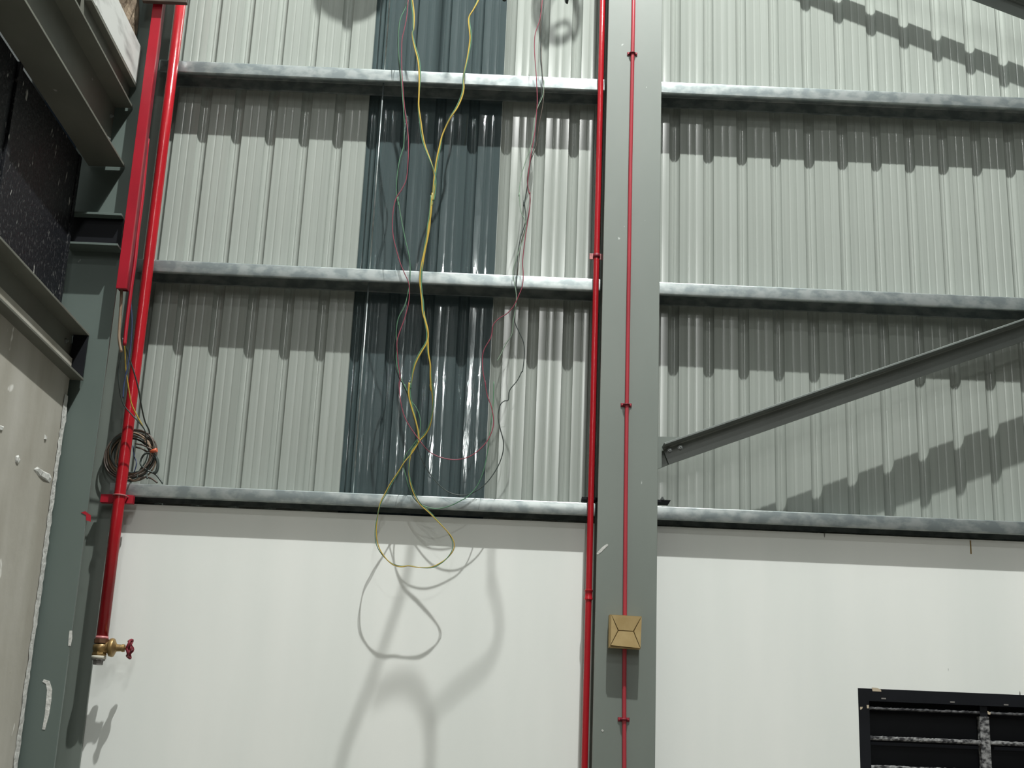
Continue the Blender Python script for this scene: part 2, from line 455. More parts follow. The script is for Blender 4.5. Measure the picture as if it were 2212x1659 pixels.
# ------------------------------------------------------------------ girts (C sections, open side down)
def girt(x0, x1, ztop, zbot, label, marks=()):
    g = thing('girt', label, 'girt', (x0, YS - .001, ztop), 'galvanised girts')
    h = ztop - zbot; t = 0.003; dpt = YS - 0.001 - YG; lip = 0.017; r = 0.005
    out = [(0, r * .3)]
    y0, y1, z0, z1 = YG, YS - .001, zbot, ztop
    def arc(cy, cz, a0, a1, rr):
        return [(cy + rr * math.cos(math.radians(a0 + (a1 - a0) * k / 3)), cz + rr * math.sin(math.radians(a0 + (a1 - a0) * k / 3))) for k in range(4)]
    o = [(y0 + lip, z0)] + arc(y0 + r, z0 + r, 270, 180, r) + arc(y0 + r, z1 - r, 180, 90, r) + arc(y1 - r, z1 - r, 90, 0, r) + arc(y1 - r, z0 + r, 0, -90, r) + [(y1 - lip, z0)]
    ri = r - t + .0005
    i_ = [(y1 - lip, z0 + t)] + arc(y1 - r, z0 + r, -90, 0, ri) + arc(y1 - r, z1 - r, 0, 90, ri) + arc(y0 + r, z1 - r, 90, 180, ri) + arc(y0 + r, z0 + r, 180, 270, ri) + [(y0 + lip, z0 + t)]
    poly = o + i_
    n = len(poly); no = len(o)
    vs = [(x0, y, z) for y, z in poly] + [(x1, y, z) for y, z in poly]
    fs = [(i, i + n, (i + 1) % n + n, (i + 1) % n) for i in range(n)]
    # end caps as strips between outer and inner outline
    for k in range(no - 1):
        a, b, c, d = k, k + 1, n - 2 - k, n - 1 - k
        fs.append((a, b, c, d)); fs.append((a + n, d + n, c + n, b + n))
    MB().add(vs, fs, True).build('channel', M['galv'], g, sharp=50)
    return g
def zz(*p):
    return sum(at(x, y, YG).z for x, y in p) / len(p)
rows = [
    ((zz((386, 131), (700, 143), (1000, 157)), zz((387, 154.4), (900, 179), (1287, 195.3)), -1.668),
     (zz((1433, 177), (1800, 192), (2212, 209)), zz((1431, 202), (1800, 219), (2212, 232)))),
    ((zz((340, 560), (700, 577.7), (1270, 600)), zz((337, 586.8), (900, 613), (1277, 626.5)), -1.655),
     (zz((1427, 608), (1800, 625), (2212, 643)), zz((1427, 635), (1800, 652), (2212, 670)))),
    ((zz((290, 1047), (700, 1061), (1260, 1083)), zz((287, 1074.5), (900, 1096), (1265, 1111.8)), -1.650),
     (zz((1421, 1091), (1800, 1108), (2212, 1129)), zz((1421, 1119.3), (1800, 1136), (2212, 1158.6)))),
]
nm = ['top', 'middle', 'bottom']
GZ = []
for k, ((zt, zb, xe), (zt2, zb2)) in enumerate(rows):
    girt(xe, XL - 0.003, zt, zb, 'galvanised girt left of the grey column, %s one of three%s' % (nm[k], ', just above the white wall' if k == 2 else ''))
    girt(XR + (0.004 if k == 1 else 0.003), 4.2, zt2, zb2, 'galvanised girt right of the grey column, %s one of three%s' % (nm[k], ', just above the white wall' if k == 2 else ''))
    GZ.append((zt, zb))
# sag rods between the girts
for k, (za, zb, lab) in enumerate(((GZ[0][0], 6.3, 'thin pale sag rod above the top girt, left of the dark sheet'), (GZ[1][0], GZ[0][1] + 0.02, 'thin pale sag rod between the top and middle girts'), (GZ[2][0], GZ[1][1] + 0.02, 'thin pale sag rod between the middle and bottom girts'))):
    r = thing('sag_rod', lab, 'rod', (-0.628, 5.62, za), 'sag rods')
    MB().tube([(-0.628, 5.62, za), (-0.628, 5.62, zb)], .0035, 8).build('rod', M['galv'], r)
    MB().lathe([(0, .007), (.006, .007)], (-0.628, 5.62, za), (0, 0, 1), 6, False).build('nut', M['bolt'], r)

# ------------------------------------------------------------------ braces
def brace(P0, P1, legdir, label, bolts=()):
    """angle section: P0,P1 run along the outer corner (top back); top leg points to the room"""
    P0, P1 = Vector(P0), Vector(P1)
    b = thing('angle_brace', label, 'brace', P0)
    d = (P1 - P0).normalized()
    up = Vector((-d.z, 0, d.x)) if d.x > 0 else Vector((d.z, 0, -d.x))
    Lg, t = 0.082, 0.008
    def pt(y, u): return P0 + Vector((0, y, 0)) + up * u
    poly = [pt(0, 0), pt(-Lg + .002, 0), pt(-Lg, -.002), pt(-Lg, -t), pt(-t - .006, -t), pt(-t - .002, -t - .002), pt(-t, -t - .006), pt(-t, -Lg), pt(0, -Lg)]
    MB().prism(poly, P1 - P0).build('angle', M['brace'], b)
    for (px, py) in bolts:
        q = at(px, py, P0.y - t)
        MB().lathe([(-.0, .0115), (.004, .0115), (.0041, .0085), (.013, .0085), (.0131, .004), (.02, .004)], (q.x, P0.y - t, q.z), (0, -1, 0), 6, False).build('bolt', M['bolt'], b)
    return b
YB = 5.545
a = at(1435, 957, YB - .082); c = at(2212, 688.5, YB - .082)
sl = (c.z - a.z) / (c.x - a.x)
brace((a.x, YB, a.z + .002), (a.x + 3.2, YB, a.z + .002 + 3.2 * sl), None, 'dark grey angle brace rising to the right from the grey column', bolts=((1446, 973), (1469, 967)))
a = at(2098, 0, YB); c = at(2212, 43, YB)
sl2 = -0.385
zo = a.z + .082 * math.sqrt(1 + sl2 * sl2)
brace((XR + .03, YB, zo + (XR + .03 - a.x) * sl2), (a.x + 2.2, YB, zo + 2.2 * sl2), None, 'dark grey angle brace sloping down across the top right corner')

# ------------------------------------------------------------------ red pipes
XP1, YP1, RP1 = -1.586, 5.508, 0.0238
lp = thing('drain_pipe', 'thick red pipe on the left ending in a brass gate valve', 'pipe', (XP1, YP1, 2.06))
zv = at(217, 1381, YP1).z
ptop = at(386, 6, YP1).z
MB().tube([(XP1, YP1, zv), (XP1, YP1, zv + .5), (XP1, YP1, 3.2), (XP1, YP1, 4.2), (XP1, YP1, ptop + .5)], RP1, 28).build('pipe', M['red'], lp)
MB().lathe([(0, RP1 + .003), (.012, RP1 + .001)], (XP1, YP1, zv), (0, 0, 1), 24).build('thread_sealant', M['pink'], lp)
# gate valve
vb = MB()
vb.lathe([(-.004, .030), (-.004, .031), (-.020, .031), (-.022, .027)], (XP1, YP1, zv + .004), (0, 0, 1), 8, False)
vo = vb.build('valve_collar', M['brass_dark'], lp)
vb = MB()
vb.lathe([(0, .027), (.004, .031), (.014, .033), (.024, .031), (.032, .024)], (XP1, YP1, zv - .020), (0, 0, -1), 24)
vb.lathe([(0, .026), (.012, .030), (.016, .030), (.022, .025)], (XP1 - .004, YP1, zv - .047), (0, 0, -1), 8, False)
vb.lathe([(.0, .022), (.030, .024), (.036, .036), (.046, .038), (.052, .036), (.060, .020), (.064, .015), (.085, .0135), (.086, .016), (.096, .015), (.098, .006), (.112, .006)], (XP1, YP1, zv - .031), (1, 0, 0), 20)
vo = vb.build('valve_body', M['brass'], lp, sharp=40)
MB().lathe([(0, .029), (.010, .029), (.013, .026)], (XP1 - .004, YP1, zv - .066), (0, 0, -1), 24).build('seal_ring', M['ptfe'], lp)
MB().lathe([(0, .027), (.007, .027), (.0071, .021), (.024, .020)], (XP1 - .004, YP1, zv - .077), (0, 0, -1), 8, False).build('plug', M['grey_plastic'], lp)
hw = MB()
HC = Vector((XP1 + .116, YP1, zv - .033))
hw.tube([HC + Vector((.004 * math.cos(5 * t), (.034 + .0035 * math.cos(5 * t)) * math.cos(t), (.034 + .0035 * math.cos(5 * t)) * math.sin(t))) for t in [2 * math.pi * k / 40 for k in range(40)]], .0055, 8, True)
hw.lathe([(-.008, .010), (.004, .012), (.010, .008)], HC, (1, 0, 0), 12)
for k in range(5):
    t = 2 * math.pi * k / 5
    hw.tube([HC + Vector((-.003, 0, 0)), HC + Vector((.003, .020 * math.cos(t), .020 * math.sin(t))), HC + Vector((.004, .036 * math.cos(t), .036 * math.sin(t)))], .0042, 6)
hw.build('handwheel', M['red_dark'], lp)
# strap with U bolt on the bottom girt
a, b = at(219, 1067, 5.545), at(287, 1089, 5.545)
MB().box((a.x, 5.538, b.z + .001), (b.x, 5.566, a.z - .001), .001).build('strap_bar', M['red_flat'], lp)
zc = (a.z + b.z) / 2 + .008
ub = [(XP1 + (RP1 + .003) * math.cos(t), YP1 - (RP1 + .003) * math.sin(t), zc) for t in [math.pi * k / 14 for k in range(15)]]
ub = [(XP1 + RP1 + .003, 5.54, zc)] + ub + [(XP1 - RP1 - .003, 5.54, zc)]
MB().tube(ub, .0032, 8).build('u_bolt', M['pink'], lp)

XP2, YP2, RP2 = 0.3835, 5.543, 0.0132
cp = thing('sprinkler_pipe', 'slim red pipe running down beside the left edge of the grey column', 'pipe', (XP2, YP2, 0))
MB().tube([(XP2, YP2, z) for z in (0.3, 1.6, 2.6, 3.6, 4.6, 6.2)], RP2, 20).build('pipe', M['red'], cp)
zq = at(1271, 1285, YP2).z
MB().lathe([(-.022, RP2 + .001), (-.020, .0172), (-.013, .0172), (-.011, .0155), (.011, .0155), (.013, .0172), (.020, .0172), (.022, RP2 + .001)], (XP2, YP2, zq), (0, 0, 1), 20).build('coupling', M['red'], cp, sharp=50)
zq = at(1287, 553, YP2).z
MB().box((XP2 - .031, YP2 + .006, zq - .014), (XP2 + .031, YP2 + .011, zq + .014), .001).build('clamp_plate', M['pink'], cp)
MB().lathe([(-.010, RP2 + .0025), (.010, RP2 + .0025)], (XP2, YP2, zq), (0, 0, 1), 20).build('clamp_band', M['red_dark'], cp)

XP3, RP3 = 0.5225, 0.0086
YP3 = YC - RP3 - .001
dp = thing('conduit', 'thin red conduit clipped to the face of the grey column', 'conduit', (XP3, YP3, 0))
xs3 = [(1370, -30), (1366, 150), (1362, 350), (1359, 560), (1356, 750), (1353.8, 900), (1351.5, 1100), (1350, 1300), (1348.4, 1500), (1348.6, 1659)]
path = [Vector((at(x, y, YP3).x, YP3, at(x, y, YP3).z)) for x, y in xs3]
path[0].z = 6.2; path.append(Vector((path[-1].x, YP3, 0.4)))
MB().tube(path, RP3, 14).build('tube', M['red_conduit'], dp)
for (px, py) in ((1366, 115), (1353, 874), (1347.5, 1554)):
    q = at(px, py, YP3)
    s = MB()
    s.hull(q.x - .0235, q.x + .0235, YC - .0045, YC - .0005, q.z - .0085, q.z + .0085, .0015)
    s.tube([(q.x - .0115, YC - .003, q.z)] + [(q.x - (RP3 + .0025) * math.cos(t), YP3 - (RP3 + .0025) * math.sin(t), q.z) for t in [math.pi * k / 10 for k in range(11)]] + [(q.x + .0115, YC - .003, q.z)], .0042, 6)
    so = s.build('saddle_clip', M['red_dark'], dp)
    for sx in (-.017, .017):
        MB().lathe([(0, .005), (.003, .004)], (q.x + sx, YC - .0045, q.z + .001), (0, -1, 0), 8, False).build('screw', M['red_conduit'], so)

# ------------------------------------------------------------------ cardboard box over the conduit
YF = YC - 0.074
def bp(px, py, Y=YF): return at(px, py, Y)
tl, tr, brc, bl = bp(1317, 1327), bp(1386.5, 1331), bp(1384, 1401), bp(1316, 1397)
bx = thing('cardboard_cover', 'square cardboard box with crossed folds on the grey column', 'box', ((tl.x + tr.x) / 2, YC, bl.z))
back = Vector((0, YC - .0195 - YF, 0))
mb = MB()
inset = 0.0
q = [tl, tr, brc, bl]
vs = [p + Vector((0, .0090, 0)) for p in q] + [p + back for p in q]
mb.add(vs, [(0, 1, 5, 4), (1, 2, 6, 5), (2, 3, 7, 6), (3, 0, 4, 7), (4, 5, 6, 7), (0, 3, 2, 1)])
mb.build('carton', M['card'], bx)
# side wings reach the column either side of the conduit
MB().box((tl.x + .002, YC - .022, bl.z + .004), (XP3 - .016, YC - .0005, tl.z - .004)).build('carton_side', M['card'], bx)
MB().box((XP3 + .016, YC - .022, bl.z + .004), (tr.x - .002, YC - .0005, tr.z - .004)).build('carton_side', M['card'], bx)
m1, m2 = bp(1335.5, 1361.8, YF + .003), bp(1368.5, 1363.8, YF + .003)
e = 0.0024
def flap(pts):
    c = sum(pts, Vector()) / len(pts)
    P = [p + (c - p).normalized() * e for p in pts]
    MB().prism(P, (0, .0035, 0)).build('flap', M['card'], bx)
tl2, bl2 = bp(1320.5, 1328), bp(1318.5, 1394)
flap([tl2, tr, m2, m1]); flap([tr, brc, m2]); flap([brc, bl2, m1, m2]); flap([bl2, tl2, m1])
MB().prism([p + Vector((0, .0070, 0)) for p in (tl, tr, brc, bl)], (0, .002, 0)).build('seam_backing', M['card_edge'], bx)

# ------------------------------------------------------------------ louvred window, lower right
wn = struct(thing('window_1', None, None, ((WX0 + WX1) / 2, YW, WZ0)))
YL = YW + .004
MB().box((WX0, YW - .001, WZ0), (WX0 + .045, YW + .05, WZ1)).build('frame', M['black'], wn)
MB().box((WX0 + .045, YW - .001, WZ1 - .050), (WX1 - .045, YW + .05, WZ1)).build('frame', M['black'], wn)
MB().box((WX1 - .045, YW - .001, WZ0), (WX1, YW + .05, WZ1)).build('frame', M['black'], wn)
MB().box((WX0 + .045, YW - .001, WZ0), (WX1 - .045, YW + .05, WZ0 + .040)).build('frame', M['black'], wn)
MB().box((WX0, YW + .052, WZ0), (WX1, YW + .066, WZ1)).build('back_plate', M['black'], wn)
xm0, xm1 = at(2119, 1590, YL).x, at(2139, 1590, YL).x
zm = at(2128, 1548, YL).z
MB().box((xm0, YW + .006, WZ0 + .04), (xm1, YW + .040, zm)).build('mullion', M['splash'], wn)
MB().box((xm0 + .004, YW + .010, zm), (xm1 - .004, YW + .040, WZ1 - .04)).build('mullion', M['black'], wn)
for k, py in enumerate((1533, 1597, 1660, 1723, 1786, 1849, 1912)):
    z = at(1996, py + 1.5, YL).z
    for (x0, x1) in ((WX0 + .046, xm0 - .001), (xm1 + .001, WX1 - .046)):
        hh = .0085 if k else .0058
        N = 60; vs = []; fs = []
        for i in range(N + 1):
            x = x0 + (x1 - x0) * i / N
            j = random.uniform(-.0022, .0022)
            for (y, zz_) in ((.012, -hh), (.0045, -hh + abs(j) * .6), (.0022 + random.uniform(-.001, .001), -hh * .3), (.003, hh * .7 + j), (.012, hh + j * .7)):
                vs.append((x, YW + y, z + zz_))
        for i in range(N):
            for q in range(5):
                r_ = (q + 1) % 5
                fs.append((i * 5 + q, i * 5 + r_, i * 5 + 5 + r_, i * 5 + 5 + q))
        fs += [tuple(range(4, -1, -1)), tuple(N * 5 + q for q in range(5))]
        sl_ = MB().add(vs, fs).build('slat', M['splash'] if k else M['splash_dark'], wn)
        MB().prism([(x0, YW + .012, z - .002), (x0, YW + .046, z - .014), (x0, YW + .046, z - .011), (x0, YW + .012, z + .002)], (x1 - x0, 0, 0)).build('blade', M['black'], sl_)
for (px, py) in ((1908.5, 1509), (2057, 1516.5), (2173, 1522.5)):
    q = at(px, py, YW)
    MB().box((q.x - .0095, YW - .0025, q.z - .0027), (q.x + .0095, YW, q.z + .0027)).build('rivet_plate', M['grey_plastic'], wn)
for pts in (((1883, 1485), (1895, 1486), (1903, 1490), (1904, 1494), (1885, 1493)), ((1858, 1527), (1864, 1527), (1862, 1532), (1858, 1533)), ((1872, 1523), (1877, 1523), (1877, 1530), (1873, 1530)), ((2133, 1536), (2140, 1539), (2139, 1544), (2134, 1543))):
    MB().prism([at(x, y, YW - .0022) for x, y in pts], (0, .001, 0)).build('tape_scrap', M['tape'], wn)

# ------------------------------------------------------------------ steelwork along the left wall
def ibeam(name, label, xr, xl, zb, zt, y0, y1, tf=0.011, tw=0.008, material='olive', web_x=None):
    o = thing(name, label, 'beam', ((xr + xl) / 2, y1, zb))
    wx = web_x if web_x is not None else (xr + xl) / 2
    MB().box((xl, y0, zb), (xr, y1, zb + tf), .0012).build('bottom_flange', M[material], o)
    MB().box((xl, y0, zt - tf), (xr, y1, zt), .0012).build('top_flange', M[material], o)
    MB().box((wx - tw / 2, y0, zb + tf), (wx + tw / 2, y1, zt - tf)).build('web', M[material], o)
    return o
def bolts(parent, pts, Y, r=.010):
    for p in pts:
        MB().lathe([(0, r), (.007, r), (.0071, r * .5), (.014, r * .5)], p, (1, 0, 0), 6, False).build('bolt', M['bolt'], parent)
lb = ibeam('steel_beam', 'lower dark steel beam along the left wall, resting on the plaster', -1.728, -1.94, 3.074, 3.275, -3, 5.285, tf=.010, web_x=-1.80)
MB().box((-1.79, 5.270, 3.084), (-1.730, 5.284, 3.265)).build('end_plate', M['black'], lb)
bolts(lb, [(-1.796, 5.20, 3.215), (-1.796, 5.21, 3.13)], 0)
q = at(162, 824, 5.24)
hb = ibeam('steel_beam', 'upper steel beam along the left wall, above the black panel', -1.676, -1.832, 4.036, 4.330, -3, 5.290, tf=.011, web_x=-1.757)
bolts(hb, [(-1.753, 5.245, 4.255), (-1.753, 5.245, 4.145)], 0)
st = thing('steel_bracket', 'short olive steel stub seated on the upper beam, by the white board', 'bracket', (-1.72, 5.1, 4.331))
MB().box((-1.712, 4.60, 4.3305), (-1.700, 5.288, 4.42)).build('web', M['olive'], st)
MB().box((-1.83, 4.60, 4.42), (-1.672, 5.288, 4.432)).build('flange', M['olive'], st)
bd = thing('timber_board', 'white stained board on edge above the upper beam', 'board', (-1.69, 5.0, 4.436))
MB().box((-1.700, 4.66, 4.4325), (-1.671, 5.284, 4.615), .002).build('board', M['plank'], bd)
# rough brown mortar on top of the board
N, K = 26, 6
vs, fs = [], []
for i in range(N + 1):
    for k in range(K + 1):
        y = 4.45 + (5.275 - 4.45) * i / N
        t = k / K
        vs.append((-1.702 + .026 * t - .04 * t * t + random.uniform(-.008, .008), y, 4.617 + .36 * t + random.uniform(-.010, .010)))
for i in range(N):
    for k in range(K):
        a = i * (K + 1) + k
        fs.append((a, a + K + 1, a + K + 2, a + 1))
n = len(vs)
vs += [(v[0] - .12, v[1], v[2]) for v in vs]
fs += [tuple(n + q for q in reversed(f)) for f in fs]
rim = [i * (K + 1) for i in range(N + 1)] + [N * (K + 1) + k for k in range(1, K + 1)] + [i * (K + 1) + K for i in range(N - 1, -1, -1)] + [k for k in range(K - 1, 0, -1)]
fs += [(a, b, b + n, a + n) for a, b in zip(rim, rim[1:] + rim[:1])]
mo = MB().add(vs, fs).build('mortar_lump', M['brown'])
tag(mo, 'rough brown lump of mortar above the white board', 'mortar')

hbm = thing('cross_beam', 'short dark cross beam between the black panel and red trunking', 'beam', (-1.78, 5.25, 3.7))
a0, a1 = at(180, 460, 5.22), at(172, 526, 5.22)
xa, xb = -1.86, -1.640
MB().box((xa, 5.215, a1.z - .004), (xb, 5.298, a1.z + .006), .001).build('bottom_flange', M['column_dark'], hbm)
MB().box((xa, 5.215, a0.z - .006), (xb, 5.298, a0.z + .004), .001).build('top_flange', M['column_dark'], hbm)
MB().box((xa, 5.255, a1.z + .006), (xb, 5.262, a0.z - .006)).build('web', M['black'], hbm)

pn = thing('black_panel', 'black dusty panel in the left wall between the two long beams', 'panel', (-1.84, 3, 3.276))
XK = -1.838
MB().box((XK - .03, -3, 3.277), (XK, 5.17, 4.034)).build('sheet', M['black_panel'], pn)
MB().box((XK - .03, 5.172, 3.277), (XK + .004, 5.206, 4.034), .002).build('edge_strip', M['black_panel'], pn)
MB().box((XK, 4.405, 3.277), (XK + .012, 4.440, 4.034), .002).build('divider', M['black_panel'], pn)

# dark bracket over the trunking and pipe
a, b = at(322, -30, 5.19), at(404, 8, 5.19)
bk = thing('support_bracket', 'dark bracket across the top of the red trunking and pipe', 'bracket', (a.x, 5.19, b.z))
MB().box((a.x - .02, 5.180, b.z - .0), (b.x, 5.205, a.z + .2), .002).build('plate', M['brown_cable'], bk)

# red trunking with conduit beside it
tk = thing('cable_trunking', 'flat red cable trunking left of the thick red pipe', 'trunking', (-1.6, 5.25, 3.45))
zt = at(250, 622, 5.215).z
MB().box((-1.6235, 5.215, zt), (-1.581, 5.232, 5.4), .0012).build('cover', M['red_flat'], tk)
MB().box((-1.6225, 5.232, zt + .004), (-1.6195, 5.262, 5.4)).build('side', M['red_dark'], tk)
MB().box((-1.585, 5.232, zt + .004), (-1.582, 5.262, 5.4)).build('side', M['red_dark'], tk)
MB().box((-1.6225, 5.262, zt + .004), (-1.582, 5.266, 5.4)).build('back', M['red_dark'], tk)
ft = [(318, 300), (307, 420), (297, 500), (291, 560), (284, 610), (277, 665), (272, 705), (268, 746)]
fx = MB().tube(smooth_path([at(x + 1, y, 5.29) for x, y in ft], 5), .0080, 12).build('flexible_conduit', M['red_flat'])
tag(fx, 'round red flexible conduit hanging out beside the flat trunking', 'conduit')

# ------------------------------------------------------------------ loose cables
def cable(name, label, pts, Y, r, material, group=None, sides=7, wob=0.0, n=5):
    P = [at(x, y, (Y(i / (len(pts) - 1)) if callable(Y) else Y)) for i, (x, y) in enumerate(pts)]
    P = smooth_path(P, n)
    ph = random.random() * 6
    if wob:
        P = [p + Vector((0, wob * math.sin(ph + i * 0.45), 0)) for i, p in enumerate(P)]
    o = MB().tube(P, r, sides).build(name, M[material])
    return tag(o, label, 'cable', group)
S6 = lambda x, y: (700 + x / 3.687, y / 3.687)
S7 = lambda x, y: (700 + x / 3.687, 400 + y / 3.687)
S8 = lambda x, y: (700 + x / 3.687, 800 + y / 3.687)
left_y = [S6(690, -60), S6(712, 110), S6(712, 225), S6(705, 275), S6(722, 365), S6(752, 480), S6(762, 600), S6(757, 740), S6(752, 850), S6(768, 980), S6(778, 1060), S6(800, 1160), S6(848, 1285), S6(880, 1385), S6(884, 1480), S6(868, 1600),
          S7(866, 60), S7(850, 190), S7(838, 320), S7(820, 420), S7(802, 510), S7(785, 620), S7(773, 740), S7(775, 850), S7(785, 930), S7(790, 1010), S7(812, 1100), S7(828, 1190), S7(812, 1260), S7(770, 1330), S7(725, 1420), S7(700, 1520), S7(688, 1620),
          S8(683, 100), S8(680, 200), S8(700, 290), S8(728, 390), S8(746, 480), S8(750, 560)]
right_y = [S6(1240, -50), S6(1225, 5), S6(1190, 75), S6(1155, 145), S6(1163, 250), S6(1166, 320), S6(1145, 460), S6(1110, 620), S6(1110, 700), S6(1095, 770), S6(1055, 860), S6(1000, 945), S6(945, 1070), S6(920, 1180), S6(900, 1280), S6(885, 1385), S6(872, 1500), S6(858, 1640),
           S7(858, 80), S7(846, 230), S7(828, 330), S7(818, 440), S7(800, 530), S7(778, 650), S7(768, 760), S7(778, 870), S7(788, 960), S7(800, 1060), S7(822, 1160), S7(822, 1240), S7(828, 1340), S7(846, 1430), S7(850, 1520), S7(858, 1640),
           S8(852, 110), S8(868, 210), S8(864, 320), S8(840, 440), S8(800, 515), S8(758, 560)]
loop_in = [S8(750, 560), S8(732, 600), S8(695, 650), S8(676, 760), S8(682, 860), S8(710, 960), S8(758, 1055), S8(838, 1130), S8(915, 1210), S8(990, 1295), S8(1028, 1365), S8(1026, 1430), S8(985, 1490), S8(930, 1535), S8(860, 1568), S8(760, 1570), S8(680, 1556),
           S8(610, 1562), S8(540, 1540), S8(475, 1480), S8(428, 1400), S8(412, 1300), S8(422, 1180), S8(450, 1060), S8(492, 980), S8(535, 900), S8(600, 800), S8(640, 730), S8(700, 655), S8(758, 560)]
yl = thing('earth_cable', 'yellow and green twisted cable hanging in a large loop over the white wall', 'cable', at(903, 952, 5.5))
def strand(pts, Y, r, mname, tw, ph, lo, hi):
    P = smooth_path([at(x, y, Y) for x, y in pts], 5)
    R = []
    for i, p in enumerate(P):
        k = i / 5
        t = min(1, max(0, min(k - lo + 2, hi + 2 - k) / 3))      # the two cores spread and look thinner around the loop
        R.append(r * (1 - .36 * t))
        a = ph + i * .13
        P[i] = p + Vector((tw * math.cos(a), tw * .35 * math.sin(a), tw * .6 * math.sin(a)))
    return MB().tube(P, R, 8).build('strand', M[mname], yl)
full = left_y + loop_in[1:-1] + right_y[::-1]
_lo, _hi = len(left_y), len(left_y) + len(loop_in) - 2
strand(full, 5.492, .0036, 'yellow', .0030, 0, _lo, _hi)
strand(full, 5.492, .0027, 'green', .0036, 3.1, _lo, _hi)

pinkpts = [S6(672, -30), S6(660, 120), S6(640, 230), S6(622, 310), S6(618, 420), S6(620, 560), S6(628, 700), S6(642, 860), S6(658, 980), S6(672, 1120), S6(668, 1300), S6(654, 1430), S6(618, 1510),
           S7(572, 110), S7(548, 230), S7(550, 400), S7(600, 600), S7(640, 700), S7(676, 790), S7(676, 920), S7(642, 1060), S7(602, 1170), S7(580, 1260), S7(590, 1400), S7(606, 1540), S8(598, 110), S8(610, 250), S8(650, 390), S8(740, 530), S8(830, 640), S8(920, 690), S8(1040, 712), S8(1150, 690), S8(1240, 630), S8(1310, 545), S8(1350, 430), S8(1335, 300), S8(1300, 200), S8(1280, 80),
           S7(1290, 1600), S7(1265, 1480), S7(1268, 1330), S7(1330, 1210), S7(1345, 1120), S7(1390, 1065), S7(1460, 1020), S7(1512, 960), S7(1550, 880), S7(1580, 800), S7(1586, 700), S7(1582, 600), S7(1605, 400), S7(1636, 200), S7(1640, 60), S6(1634, 1540), S6(1622, 1450), S6(1645, 1250), S6(1680, 1050), S6(1692, 900), S6(1698, 790), S6(1690, 600), S6(1676, 400), S6(1682, 270), S6(1720, 150), S6(1742, -30)]
cable('electric_cable', 'thin dull red cable sagging between the left and right bundles', pinkpts, 5.482, .0021, 'pink_cable')
greenpts = [S6(690, -40), S6(650, 60), S6(606, 160), S6(592, 300), S6(596, 450), S6(614, 620), S6(626, 780), S6(636, 920), S6(638, 1060), S6(632, 1170), S6(602, 1270), S6(582, 1400), S6(576, 1520), S6(592, 1640),
            S7(588, 90), S7(606, 220), S7(640, 400), S7(676, 560), S7(686, 660), S7(682, 770), S7(664, 880), S7(640, 970), S7(592, 1060), S7(575, 1170), S7(582, 1290), S7(574, 1380), S7(594, 1490), S7(650, 1620), S8(640, 110), S8(690, 235), S8(735, 300), S8(762, 370), S8(768, 450), S8(745, 540), S8(700, 610), S8(655, 670), S8(630, 745), S8(645, 820), S8(684, 950), S8(725, 1030), S8(800, 1082), S8(900, 1102), S8(1000, 1080), S8(1080, 1042), S8(1150, 1000), S8(1220, 920), S8(1270, 800), S8(1300, 660), S8(1318, 520), S8(1335, 380), S8(1348, 240), S8(1352, 90)]
cable('electric_cable', 'thin green cable hanging left of the yellow one, lowest sag across the bottom girt', greenpts, 5.502, .0021, 'green')
darkpts = [S6(656, -30), S6(632, 90), S6(598, 180), S6(588, 310), S6(592, 460), S6(608, 620), S6(624, 760), S6(650, 900), S6(668, 1000), S6(640, 1180), S6(610, 1300), S6(590, 1420), S6(596, 1560), S7(600, 160), S7(646, 420), S7(680, 590), S7(684, 720), S7(680, 800), S7(650, 930), S7(600, 1040), S7(572, 1180), S7(552, 1320), S7(566, 1440), S7(600, 1540), S8(600, 60), S8(660, 180), S8(684, 260), S8(722, 400), S8(744, 520), S8(748, 620), S8(790, 735), S8(870, 860), S8(960, 950), S8(1060, 992), S8(1170, 982), S8(1280, 910), S8(1365, 800), S8(1415, 690), S8(1430, 580), S8(1402, 460), S8(1386, 370), S8(1402, 280), S8(1435, 245), S8(1468, 235), S8(1478, 160), S8(1540, 80), S8(1575, 10),
           S7(1582, 1480), S7(1596, 1340), S7(1588, 1250), S7(1556, 1175), S7(1520, 1090), S7(1516, 1000), S7(1530, 900), S7(1530, 820), S7(1536, 700), S7(1542, 590), S7(1562, 430), S7(1600, 310), S7(1606, 240), S7(1592, 120), S6(1592, 1640), S6(1622, 1460), S6(1648, 1260), S6(1682, 1140), S6(1686, 1000), S6(1704, 850), S6(1732, 750), S6(1736, 600), S6(1722, 450), S6(1730, 280), S6(1745, 100), S6(1752, -30)]
cable('electric_cable', 'thin black cable sagging in a wide U between the two hanging bundles', darkpts, 5.508, .0021, 'dark_cable')
cable('electric_cable', 'pale green cable end dangling loose in the right bundle', [S6(1752, 640), S6(1742, 760), S6(1700, 860), S6(1672, 980), S6(1650, 1150), S6(1600, 1300), S6(1566, 1420), S6(1552, 1560), S7(1556, 60), S7(1566, 200), S7(1606, 300), S7(1596, 400), S7(1560, 500), S7(1512, 650), S7(1506, 720), S7(1522, 810), S7(1532, 890), S7(1524, 980), S7(1508, 1080), S7(1495, 1190), S7(1450, 1260), S7(1412, 1340), S7(1378, 1402)], 5.498, .0019, 'green_pale')
cable('electric_cable', 'grey cable in the right bundle, twisted with the red one', [S6(1726, -30), S6(1726, 200), S6(1730, 420), S6(1738, 580), S6(1752, 720), S6(1738, 860), S6(1712, 1000), S6(1690, 1160), S6(1640, 1300), S6(1618, 1440), S6(1640, 1560), S7(1642, 140), S7(1622, 260), S7(1600, 360), S7(1570, 460), S7(1552, 600), S7(1540, 720)], 5.515, .0019, 'brown_cable')

